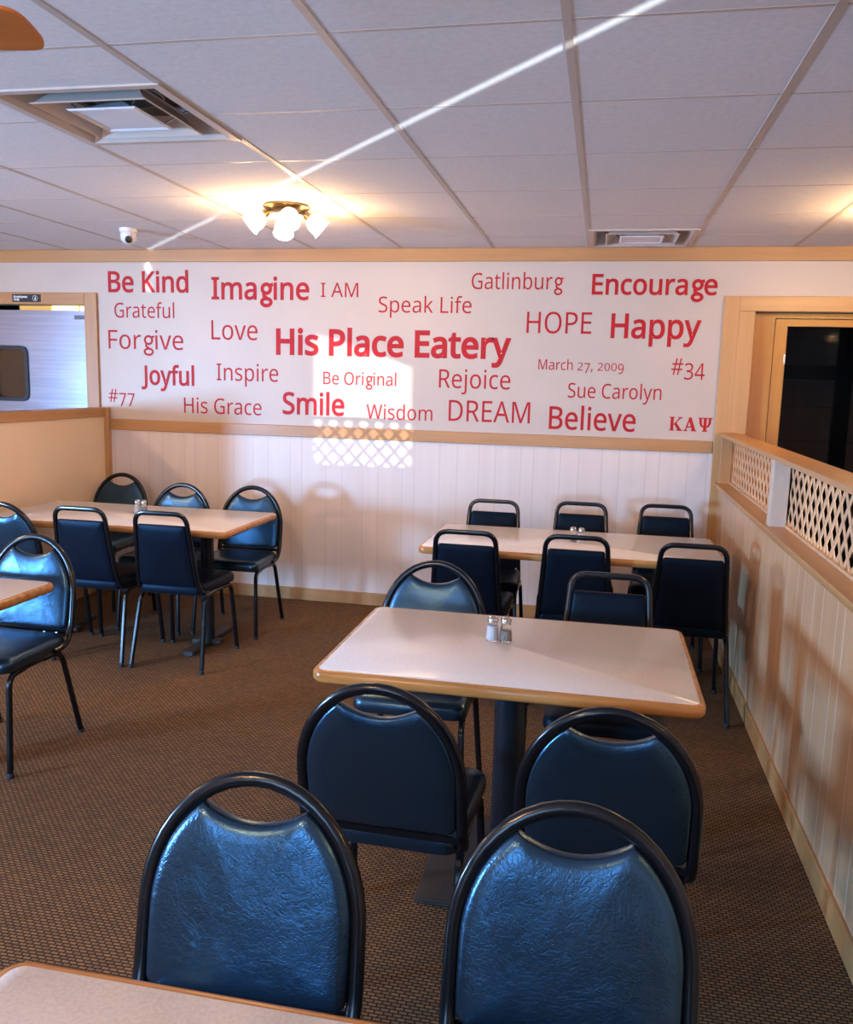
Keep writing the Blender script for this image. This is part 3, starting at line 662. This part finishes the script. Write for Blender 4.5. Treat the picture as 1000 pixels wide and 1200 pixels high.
# ------------------------------------------------------------------ writing
GLYPH = json.loads("""{" ":[364,[]],"#":[905,[[22,0,76,293,-101,293,-101,387,94,387,139,611,-49,611,-49,703,155,703,211,1000,312,1000,256,703,458,703,514,1000,611,1000,555,703,732,703,732,611,536,611,493,387,685,387,685,293,475,293,417,0,318,0,375,293,175,293,120,0],[193,387,394,387,437,611,237,611]]],",":[375,[[-78,-181,-39,-6,-8,162,123,162,133,147,81,-16,13,-181]]],"0":[801,[[263,-14,160,1,77,47,13,123,-31,226,-58,352,-67,501,-59,652,-34,779,9,880,71,954,156,1000,263,1015,366,1000,449,955,514,880,560,778,588,652,597,501,588,352,563,225,520,123,457,48,372,2],[263,91,331,102,384,136,424,193,460,320,472,501,460,680,424,808,384,865,331,899,263,910,195,899,142,865,103,808,68,680,56,501,68,321,103,193,142,136,195,102]]],"2":[801,[[-69,0,-69,102,193,367,321,501,366,560,399,617,419,676,426,741,414,814,377,866,320,898,249,909,181,903,121,884,65,854,8,814,-57,896,6,942,78,980,159,1006,249,1014,336,1006,410,982,471,943,516,890,543,825,552,748,544,672,520,602,481,534,430,466,296,324,87,118,87,112,592,112,592,0]]],"3":[801,[[202,-14,126,-11,56,-2,-10,15,-73,41,-73,155,-8,128,63,107,134,94,203,90,319,103,397,142,442,204,457,287,449,344,424,389,383,422,294,454,176,464,80,464,80,569,178,569,286,582,365,620,413,681,429,758,416,822,380,870,322,900,246,910,171,904,108,887,51,860,-6,826,-67,910,-8,950,65,983,150,1006,245,1014,341,1006,418,983,478,944,521,893,546,834,555,766,541,676,499,606,433,556,347,527,347,521,452,495,527,445,571,374,585,284,575,202,545,130,493,69,419,24,322,-4]]],"4":[801,[[373,0,373,227,-106,227,-106,332,364,1006,492,1006,492,338,637,338,637,227,492,227,492,0],[14,338,373,338,373,653,375,777,380,874,374,874,346,817,314,765]]],"7":[801,[[55,0,465,888,-74,888,-74,1000,597,1000,597,905,190,0]]],"9":[801,[[133,-14,68,-11,7,0,7,105,65,92,130,87,220,95,292,119,349,157,394,207,426,266,448,335,461,411,468,490,459,490,422,446,370,408,304,382,221,374,141,383,71,409,13,453,-31,513,-57,587,-66,676,-56,774,-26,857,22,924,85,973,163,1004,254,1014,344,1002,426,966,495,905,548,820,581,710,592,573,588,466,574,361,547,261,505,172,445,95,365,36,262,-1],[248,471,310,478,364,498,408,529,440,567,461,610,468,654,462,714,444,773,414,827,373,871,319,900,254,910,175,896,111,853,70,780,56,678,68,592,103,526,163,485]]],"A":[895,[[-136,0,255,1004,368,1004,758,0,627,0,507,310,111,310,-8,0],[153,422,469,422,357,724,343,765,324,826,310,874,287,789,266,724]]],"B":[910,[[0,0,0,1000,286,1000,450,986,569,945,622,899,654,835,665,752,653,671,616,606,556,558,475,531,475,524,535,510,589,487,635,455,669,412,692,356,699,284,689,201,658,131,606,74,536,33,452,8,352,0],[126,574,311,574,420,584,487,616,523,667,535,738,521,809,477,856,401,883,291,892,126,892],[126,106,328,106,440,119,513,158,551,218,564,294,551,365,511,421,436,457,318,469,126,469]]],"C":[885,[[409,-14,269,2,154,49,65,125,1,228,-37,355,-50,501,-36,644,5,768,73,871,168,949,287,998,430,1014,578,999,706,955,655,849,553,887,493,899,429,903,329,891,244,855,175,796,124,715,93,616,83,500,92,385,121,286,169,205,236,145,322,109,427,97,491,100,552,108,667,136,667,27,610,8,551,-4,486,-12]]],"D":[1022,[[0,0,0,1000,308,1000,449,986,570,944,668,875,741,779,786,658,801,510,786,355,740,228,663,128,559,57,431,14,279,0],[126,108,262,108,408,124,522,171,603,251,652,362,668,506,657,627,624,725,569,799,494,851,401,882,290,892,126,892]]],"E":[779,[[0,0,0,1000,559,1000,559,889,126,889,126,577,534,577,534,468,126,468,126,111,559,111,559,0]]],"F":[727,[[0,0,0,1000,559,1000,559,889,126,889,126,535,532,535,532,424,126,424,126,0]]],"G":[1020,[[429,-14,286,2,167,48,73,124,5,226,-36,352,-50,500,-35,646,11,772,86,874,188,950,316,998,468,1014,550,1010,627,999,699,980,766,955,718,846,599,887,531,899,461,903,350,891,257,855,181,796,126,715,92,616,81,500,91,388,120,289,169,207,241,146,336,108,458,95,570,102,654,119,654,416,434,416,434,528,780,528,780,38,698,15,616,-1,528,-11]]],"H":[1038,[[0,0,0,1000,126,1000,126,577,639,577,639,1000,765,1000,765,0,639,0,639,466,126,466,126,0]]],"I":[475,[[-80,0,-80,73,38,99,38,899,-80,927,-80,1000,282,1000,282,927,164,899,164,99,282,73,282,0]]],"J":[382,[[-141,-266,-200,-261,-245,-248,-245,-141,-197,-151,-144,-155,-110,-152,-78,-141,-50,-122,-27,-92,-12,-50,-7,6,-7,1000,119,1000,119,15,111,-73,87,-143,48,-197,-5,-235,-68,-258]]],"K":[867,[[0,0,0,1000,126,1000,126,507,212,602,298,697,569,1000,716,1000,319,564,731,0,583,0,228,478,126,388,126,0]]],"L":[734,[[0,0,0,1000,126,1000,126,112,563,112,563,0]]],"M":[1270,[[0,0,0,1000,186,1000,494,181,500,181,814,1000,999,1000,999,0,874,0,874,615,877,759,884,875,878,875,545,0,441,0,112,877,106,877,113,760,116,606,116,0]]],"O":[1094,[[412,-14,314,-7,228,14,153,50,64,128,0,231,-38,357,-50,503,-38,647,0,772,64,874,153,951,228,987,315,1008,413,1015,551,999,665,952,755,875,820,772,860,647,873,501,860,356,820,230,755,127,665,50,592,14,507,-7],[412,95,516,107,599,143,661,204,704,285,730,384,739,501,730,618,704,717,661,798,599,857,516,893,413,905,310,893,227,857,163,798,118,717,92,618,83,501,92,384,118,285,162,204,226,143,309,107]]],"P":[847,[[0,0,0,1000,265,1000,384,991,479,966,550,923,600,865,630,792,640,706,631,626,603,551,553,486,478,434,375,400,241,389,126,389,126,0],[126,497,227,497,352,509,440,543,479,581,502,634,510,700,503,759,482,808,448,845,369,880,254,892,126,892]]],"R":[871,[[0,0,0,1000,276,1000,389,992,481,968,551,929,600,874,630,803,640,716,633,642,611,583,577,535,536,498,489,470,440,448,714,0,567,0,325,413,126,413,126,0],[126,520,276,520,381,532,454,568,496,628,510,710,503,769,484,815,451,849,376,880,269,891,126,891]]],"S":[769,[[210,-14,129,-11,55,-1,-11,14,-64,34,-64,154,61,113,137,100,216,95,314,106,384,139,427,190,441,256,436,302,420,339,392,371,348,401,287,430,206,462,94,514,13,576,-23,626,-45,687,-52,759,-42,833,-11,896,37,946,102,983,179,1006,268,1014,347,1010,419,999,484,981,543,958,504,850,391,888,330,899,265,903,182,893,123,863,88,817,76,758,81,712,97,674,125,642,165,613,294,556,376,523,443,487,497,446,536,398,559,339,567,268,556,186,524,116,471,60,399,19,312,-6]]],"W":[1303,[[146,0,-119,1000,13,1000,168,389,197,265,216,151,237,270,269,396,445,1000,576,1000,759,392,793,264,814,151,833,264,863,391,1017,1000,1148,1000,882,0,755,0,560,655,538,737,520,809,510,853,495,775,462,651,273,0]]],"a":[786,[[165,-14,72,0,-4,40,-41,83,-64,139,-71,209,-61,278,-32,335,17,382,86,416,177,438,289,448,416,452,416,497,406,577,375,627,326,655,261,664,203,660,148,646,49,606,11,699,65,724,127,744,196,758,268,763,351,756,419,736,471,703,507,655,529,591,536,511,536,0,447,0,423,106,417,106,367,53,314,15,250,-7],[193,85,281,98,352,138,387,179,408,233,415,300,415,367,304,363,186,349,110,318,70,271,56,207,66,152,95,115,138,92]]],"b":[861,[[339,-14,259,-6,195,18,144,54,106,95,97,95,71,0,-17,0,-17,1064,106,1064,106,805,104,716,99,651,106,651,144,695,195,731,259,755,339,763,426,752,501,720,564,666,611,590,639,493,648,375,639,257,610,160,563,84,500,30,425,-3],[321,88,382,96,432,121,471,162,508,253,521,377,513,479,488,559,448,615,391,650,318,661,247,653,192,630,153,592,118,505,106,380,106,374,118,252,152,162,191,121,247,96]]],"c":[672,[[284,-14,190,-4,107,27,38,79,-15,153,-48,250,-59,371,-47,497,-13,597,42,672,113,724,197,755,293,765,349,762,403,753,490,724,452,622,374,646,290,657,210,646,148,611,104,555,78,475,69,373,82,253,123,165,164,124,218,100,283,92,341,96,391,105,478,136,478,27,394,-4,344,-12]]],"d":[861,[[249,-14,162,-3,87,29,25,83,-22,159,-50,256,-59,374,-50,492,-21,590,26,666,88,721,163,754,251,765,330,757,393,732,443,697,483,654,492,654,487,708,483,765,483,1064,606,1064,606,0,507,0,489,101,483,101,444,57,394,20,329,-6],[269,88,340,95,396,117,436,153,472,235,485,350,485,373,473,497,438,588,399,629,342,654,268,662,207,653,157,627,118,583,81,491,69,371,81,252,118,162,157,121,207,96]]],"e":[790,[[303,-14,202,-3,114,29,42,84,-13,159,-48,255,-59,370,-49,484,-18,581,32,659,99,717,180,753,273,765,363,754,439,723,500,672,546,604,574,521,583,426,583,352,69,352,77,274,99,209,134,158,181,121,239,98,308,91,376,94,435,104,549,143,549,35,492,13,436,-2,374,-11],[71,450,454,450,443,536,410,604,353,649,272,664,193,650,132,607,91,539]]],"f":[482,[[17,0,17,655,-115,655,-115,713,17,755,17,798,24,886,45,956,81,1008,130,1043,190,1064,261,1071,342,1064,406,1046,374,950,322,964,262,971,208,960,170,929,148,876,140,800,140,751,329,751,329,655,140,655,140,0]]],"g":[861,[[270,-336,120,-324,0,-289,0,-175,125,-219,277,-234,364,-220,429,-177,471,-110,485,-22,485,7,486,55,489,99,483,99,424,36,346,-1,251,-14,161,-3,85,31,23,88,-23,165,-50,261,-59,374,-50,485,-23,580,23,659,85,718,160,753,249,765,320,758,383,737,438,702,485,651,492,651,508,751,606,751,606,-13,597,-111,570,-192,525,-255,460,-300,375,-327],[269,87,338,94,393,114,434,148,473,227,486,345,486,374,473,506,433,595,391,632,335,654,266,661,208,653,160,628,120,586,82,495,69,373,82,250,120,160,159,119,209,95]]],"h":[866,[[-17,0,-17,1064,106,1064,106,752,99,647,108,647,151,697,207,734,272,756,342,763,426,756,494,734,548,698,586,646,608,576,616,489,616,0,494,0,494,480,487,545,467,596,434,632,386,654,326,661,251,653,193,629,153,590,118,504,106,388,106,0]]],"i":[361,[[46,875,18,880,-6,895,-22,920,-27,954,-22,989,-6,1013,18,1027,46,1032,72,1027,96,1013,112,989,118,954,112,920,96,895,72,880],[-17,0,-17,751,106,751,106,0]]],"j":[361,[[-105,-336,-167,-331,-213,-319,-213,-220,-169,-230,-120,-234,-80,-228,-46,-209,-24,-174,-17,-116,-17,751,106,751,106,-112,94,-206,56,-277,16,-310,-38,-329],[46,875,18,880,-6,895,-22,920,-27,954,-22,989,-6,1013,18,1027,46,1032,72,1027,96,1013,112,989,118,954,112,920,96,895,72,880]]],"k":[748,[[-17,0,-17,1064,105,1064,105,508,104,450,99,387,105,387,130,419,165,461,195,497,434,751,578,751,275,430,599,0,451,0,190,350,105,276,105,0]]],"l":[361,[[-17,0,-17,1064,106,1064,106,0]]],"m":[1310,[[-17,0,-17,751,83,751,101,648,108,648,149,700,202,736,264,758,329,765,433,751,510,709,559,639,566,639,610,695,669,734,736,757,807,765,885,758,948,736,997,700,1032,647,1053,577,1060,489,1060,0,938,0,938,483,932,547,914,597,883,633,841,654,786,661,720,654,668,633,630,598,594,521,583,415,583,0,461,0,461,483,455,547,436,597,405,633,362,654,307,661,239,653,187,630,150,591,117,505,106,389,106,0]]],"n":[866,[[-17,0,-17,751,83,751,101,648,108,648,151,700,209,736,275,758,345,765,427,758,495,736,548,700,586,647,608,577,616,489,616,0,494,0,494,480,487,545,467,596,434,632,386,654,326,661,252,653,194,630,154,591,118,505,106,389,106,0]]],"o":[847,[[286,-14,192,-3,109,32,39,88,-14,165,-48,262,-59,377,-49,492,-17,587,35,664,105,720,190,754,290,765,386,754,470,719,539,664,592,588,625,492,636,377,625,262,594,166,541,88,471,31,386,-3],[289,88,358,97,413,123,455,166,495,258,508,377,495,495,455,585,413,627,357,653,287,661,218,653,162,627,120,585,82,495,69,377,82,258,121,166,163,123,219,97]]],"p":[861,[[-17,-336,-17,751,84,751,101,648,106,648,145,694,195,731,258,757,340,765,427,754,501,722,564,668,611,593,639,496,648,377,639,259,611,162,564,85,501,30,426,-3,339,-14,260,-6,195,19,145,54,106,95,98,95,104,35,106,-28,106,-336],[321,88,383,98,433,126,472,171,499,229,516,299,521,378,508,494,471,584,432,627,381,652,318,661,249,654,195,633,156,597,120,516,106,401,106,377,118,254,152,163,191,121,247,96]]],"r":[578,[[-17,0,-17,751,84,751,98,613,104,613,145,671,197,720,260,754,333,765,379,763,422,756,406,643,366,650,325,653,270,645,217,621,172,583,137,533,114,472,106,401,106,0]]],"s":[671,[[172,-14,99,-11,37,-1,-16,14,-63,34,-63,146,46,104,110,90,175,85,256,93,311,116,342,151,353,196,349,223,338,246,316,268,282,291,168,342,43,398,-2,428,-36,465,-57,510,-64,566,-56,624,-30,673,13,713,103,752,217,765,284,761,345,751,403,736,457,714,415,616,315,650,263,660,209,664,142,658,93,639,63,610,53,573,58,544,71,520,96,499,132,478,246,430,368,375,413,344,445,307,465,262,472,207,463,140,436,85,391,42,296,0]]],"t":[506,[[213,-14,156,-9,104,6,59,34,24,77,1,138,-7,218,-7,655,-113,655,-113,714,-6,763,43,923,116,923,116,751,333,751,333,655,116,655,116,221,124,162,149,120,187,95,234,87,291,92,339,102,339,8,283,-8]]],"u":[866,[[248,-14,165,-7,96,15,43,51,5,103,-17,173,-25,259,-25,751,99,751,99,268,106,203,126,153,159,117,206,95,266,88,341,96,398,119,439,158,475,244,487,360,487,751,611,751,611,0,510,0,492,99,486,99,443,48,385,13,318,-7]]],"v":[711,[[148,0,-136,751,-4,751,155,308,179,239,202,167,216,109,221,109,237,168,261,241,284,308,444,751,576,751,290,0]]],"y":[714,[[-18,-336,-77,-333,-120,-325,-120,-227,-83,-232,-38,-235,20,-226,66,-199,101,-156,129,-102,168,-3,-134,751,-3,751,160,324,197,216,223,119,228,119,254,211,293,325,445,751,578,751,255,-104,210,-199,153,-273,107,-308,50,-329]]]}""")
def area2(p): return sum(x0*y1-x1*y0 for (x0, y0), (x1, y1) in zip(p, p[1:]+p[:1]))
def grow(polys, off):
    """embolden a glyph: move every contour outwards by off, sharp corners clamped"""
    if not off: return polys
    sg = 1 if area2(max(polys, key=lambda p: abs(area2(p)))) > 0 else -1
    res = []
    for p in polys:
        q = []
        for a, b, c in zip(p[-1:]+p[:-1], p, p[1:]+p[:1]):
            d1 = Vector((b[0]-a[0], b[1]-a[1])); d2 = Vector((c[0]-b[0], c[1]-b[1]))
            if d1.length < 1e-9 or d2.length < 1e-9: continue
            d1.normalize(); d2.normalize(); n1 = Vector((d1.y, -d1.x))*sg; n2 = Vector((d2.y, -d2.x))*sg
            m_ = n1+n2
            m_ = n1 if m_.length < .2 else m_.normalized()
            k = min(1/max(m_.dot(n1), .3), 1.35)
            q.append((b[0]+m_.x*off*k, b[1]+m_.y*off*k))
        res.append(q)
    return res
def spl_mesh(bm, polys, off, z, M):
    cu = bpy.data.curves.new('lettering', 'CURVE'); cu.dimensions = '2D'; cu.fill_mode = 'BOTH'; cu.extrude = .0004
    for p in grow(polys, off):
        s = cu.splines.new('POLY'); s.points.add(len(p)-1); s.use_cyclic_u = True
        for q, (x, y) in zip(s.points, p): q.co = (x, y, 0, 1)
    o = bpy.data.objects.new('lettering', cu); me = bpy.data.meshes.new_from_object(o)
    n0 = len(bm.verts); bm.from_mesh(me); bm.verts.ensure_lookup_table()
    for v in bm.verts[n0:]:
        c = v.co.copy(); v.co = M(c.x, c.y, c.z+z)
    bpy.data.objects.remove(o); bpy.data.meshes.remove(me); bpy.data.curves.remove(cu)
def ell(cx, cy, rx, ry, n=22, rev=False):
    p = [(cx+rx*math.cos(2*PI*i/n), cy+ry*math.sin(2*PI*i/n)) for i in range(n)]
    return p[::-1] if rev else p
def lay(text):
    """list of (char, x, polygons in cap units) and the ink width"""
    x = 0; out = []
    for ch in text:
        if ch == 'g':
            out.append(('g', x, None)); x += .735; continue
        adv, ps = GLYPH[ch]; polys = [[(p[i]/1000, p[i+1]/1000) for i in range(0, len(p), 2)] for p in ps]
        if ch in '02': polys = [[(a*.92, b*.76) for a, b in p] for p in polys]
        if ch in '3479': polys = [[(a*.95, b*.98-.26) for a, b in p] for p in polys]
        out.append((ch, x, polys)); x += adv/1000*(.95 if ch.isdigit() else 1)
    xs = []
    for ch, x0, ps in out:
        if ch == 'g': xs += [x0+.01, x0+.67]
        elif ps: xs += [x0+a for p in ps for a, b in p]
    return out, min(xs), max(xs)
def word(bm, text, x0, x1, base, cap, off, M, stroke=.115):
    out, a, b = lay(text); sx = (x1-x0-2*off)/(b-a)
    for ch, x, ps in out:
        X = lambda u: x0+off+(x+u-a)*sx
        if ch == 'g':
            w = stroke*cap/2+off; f = lambda P: [(X(u), base+v*cap) for u, v in P]
            def ring(cx, cy, rx, ry):
                RX, RY = rx*sx, ry*cap; C = (X(cx), base+cy*cap)
                return [ell(*C, RX+w, RY+w), ell(*C, max(RX-w, .002), max(RY-w, .002), rev=True)]
            spl_mesh(bm, ring(.30, .49, .22, .21), 0, 0, M)
            spl_mesh(bm, ring(.30, -.13, .25, .165), 0, .0002, M)
            def bar(P):
                (u0, v0), (u1, v1) = P; p, q = Vector((X(u0), base+v0*cap)), Vector((X(u1), base+v1*cap)); d = (q-p).normalized(); nn = Vector((-d.y, d.x))*w*.9
                return [[tuple(p-nn), tuple(q-nn), tuple(q+nn), tuple(p+nn)]]
            spl_mesh(bm, bar(((.45, .64), (.66, .69))), 0, .0003, M)
            spl_mesh(bm, bar(((.18, .31), (.13, .17))), 0, .0003, M); spl_mesh(bm, bar(((.11, .18), (.33, .06))), 0, .0004, M)
        elif ps: spl_mesh(bm, [[(X(u), base+v*cap) for u, v in p] for p in ps], off, 0, M)
OFF = {'l': 0.0, 'm': .014, 'b': .030, 'h': .046}
ADJ = {'l': 'red', 'm': 'medium weight red', 'b': 'bold red', 'h': 'heavy bold red'}
WORDS = [("Be Kind",-3.509,-2.888,2.151,0.139,'b'),("Imagine",-2.715,-1.998,2.106,0.145,'b'),("I AM",-1.916,-1.651,2.124,0.094,'l'),("Grateful",-3.465,-2.999,1.971,0.103,'l'),
 ("Love",-2.719,-2.374,1.828,0.133,'l'),("Forgive",-3.519,-2.934,1.751,0.132,'l'),("His Place Eatery",-2.239,-0.606,1.738,0.166,'h'),("Joyful",-3.266,-2.854,1.503,0.130,'b'),
 ("Inspire",-2.684,-2.222,1.545,0.117,'l'),("#77",-3.531,-3.324,1.366,0.096,'l'),("Be Original",-1.893,-1.376,1.538,0.085,'l'),("His Grace",-2.937,-2.347,1.308,0.109,'l'),
 ("Smile",-2.190,-1.740,1.327,0.145,'b'),("Wisdom",-1.582,-1.120,1.311,0.099,'l'),("DREAM",-1.009,-0.463,1.317,0.139,'l'),("Speak Life",-1.508,-0.876,2.026,0.103,'l'),
 ("Gatlinburg",-0.881,-0.285,2.181,0.102,'l'),("Encourage",-0.105,0.663,2.153,0.122,'b'),("HOPE",-0.510,-0.094,1.904,0.135,'l'),("Happy",0.028,0.582,1.883,0.147,'b'),
 ("March 27, 2009",-0.422,0.123,1.671,0.066,'l'),("#34",0.418,0.624,1.656,0.104,'l'),("Rejoice",-1.081,-0.601,1.536,0.122,'l'),("Sue Carolyn",-0.223,0.368,1.495,0.094,'l'),("Believe",-0.337,0.219,1.288,0.145,'m')]
WM = lambda x, y, z: (x, BW-.0008-z, y)
GW = 'red lettering on the back wall'
for text, x0, x1, base, cap, wt in WORDS:
    bm = bmesh.new(); word(bm, text, x0, x1, base, cap, OFF[wt]*cap, WM)
    tag(obj('wall_lettering', bm, MT['letter']), '%s wall lettering reading "%s"' % (ADJ[wt], text), 'wall lettering', GW)
# Greek capitals in a bold serif
bm = bmesh.new(); x0, base, cap = .429, 1.304, .087
K = [[(0, 0), (.40, 0), (.40, .05), (.31, .07), (.31, .93), (.40, .95), (.40, 1), (0, 1), (0, .95), (.09, .93), (.09, .07), (0, .05)],
     [(.29, .42), (.40, .56), (.74, .92), (.64, .95), (.64, 1), (.98, 1), (.98, .95), (.86, .92), (.52, .60), (.90, .08), (.99, .05), (.99, 0), (.56, 0), (.56, .05), (.64, .08), (.38, .46), (.30, .38)]]
A = [[(.38, 1), (.56, 1), (.90, .08), (.99, .05), (.99, 0), (.55, 0), (.55, .05), (.65, .08), (.36, .88)], [(0, 0), (.30, 0), (.30, .05), (.20, .08), (.46, .80), (.40, .95), (.11, .08), (0, .05)], [(.24, .27), (.62, .27), (.60, .35), (.27, .35)]]
PS = [[(.32, 0), (.72, 0), (.72, .05), (.63, .07), (.63, .93), (.72, .95), (.72, 1), (.32, 1), (.32, .95), (.41, .93), (.41, .07), (.32, .05)],
      [(0, .95), (.08, .92), (.10, .60), (.20, .38), (.40, .28), (.64, .28), (.84, .38), (.94, .60), (.96, .92), (1.04, .95), (1.04, 1), (.72, 1), (.72, .95), (.79, .92), (.77, .60), (.70, .44), (.58, .36), (.46, .36), (.34, .44), (.27, .60), (.25, .92), (.32, .95), (.32, 1), (0, 1)]]
sx = .262/(1.0+1.0+1.04+.16)
for off, G in ((0, K), (1.08, A), (2.16, PS)):
    for i, p in enumerate(G): spl_mesh(bm, [[(x0+(u+off)*sx, base+v*cap) for u, v in p]], .0005, .0002*i, WM)
tag(obj('wall_lettering', bm, MT['letter']), 'three red serif Greek capitals at the lower right of the lettering', 'wall lettering', GW)

# black door sign
t = thing('door_sign', 'small black sign with white writing on the kitchen door head', 'sign', (-4.155, BW-.020, 2.072))
obj('plate', bbox(.0015, -.115, .115, -.006, 0, 0, .056), MT['black'], t)
SM = lambda x, y, z: (x, -.0062-z, y)
bm = bmesh.new(); word(bm, 'Employees', -.103, .010, .031, .014, .0012, SM); word(bm, 'Only', -.103, -.055, .011, .014, .0012, SM)
obj('lettering', bm, MT['sign_text'], t)
bm = bmesh.new(); spl_mesh(bm, [ell(.072, .028, .020, .020), ell(.072, .028, .0175, .0175, rev=True)], 0, 0, SM)
spl_mesh(bm, [[(.068, .016), (.078, .016), (.079, .034), (.077, .040), (.074, .040), (.074, .034), (.068, .030)]], 0, .0002, SM)
obj('emblem', bm, MT['sign_text'], t)
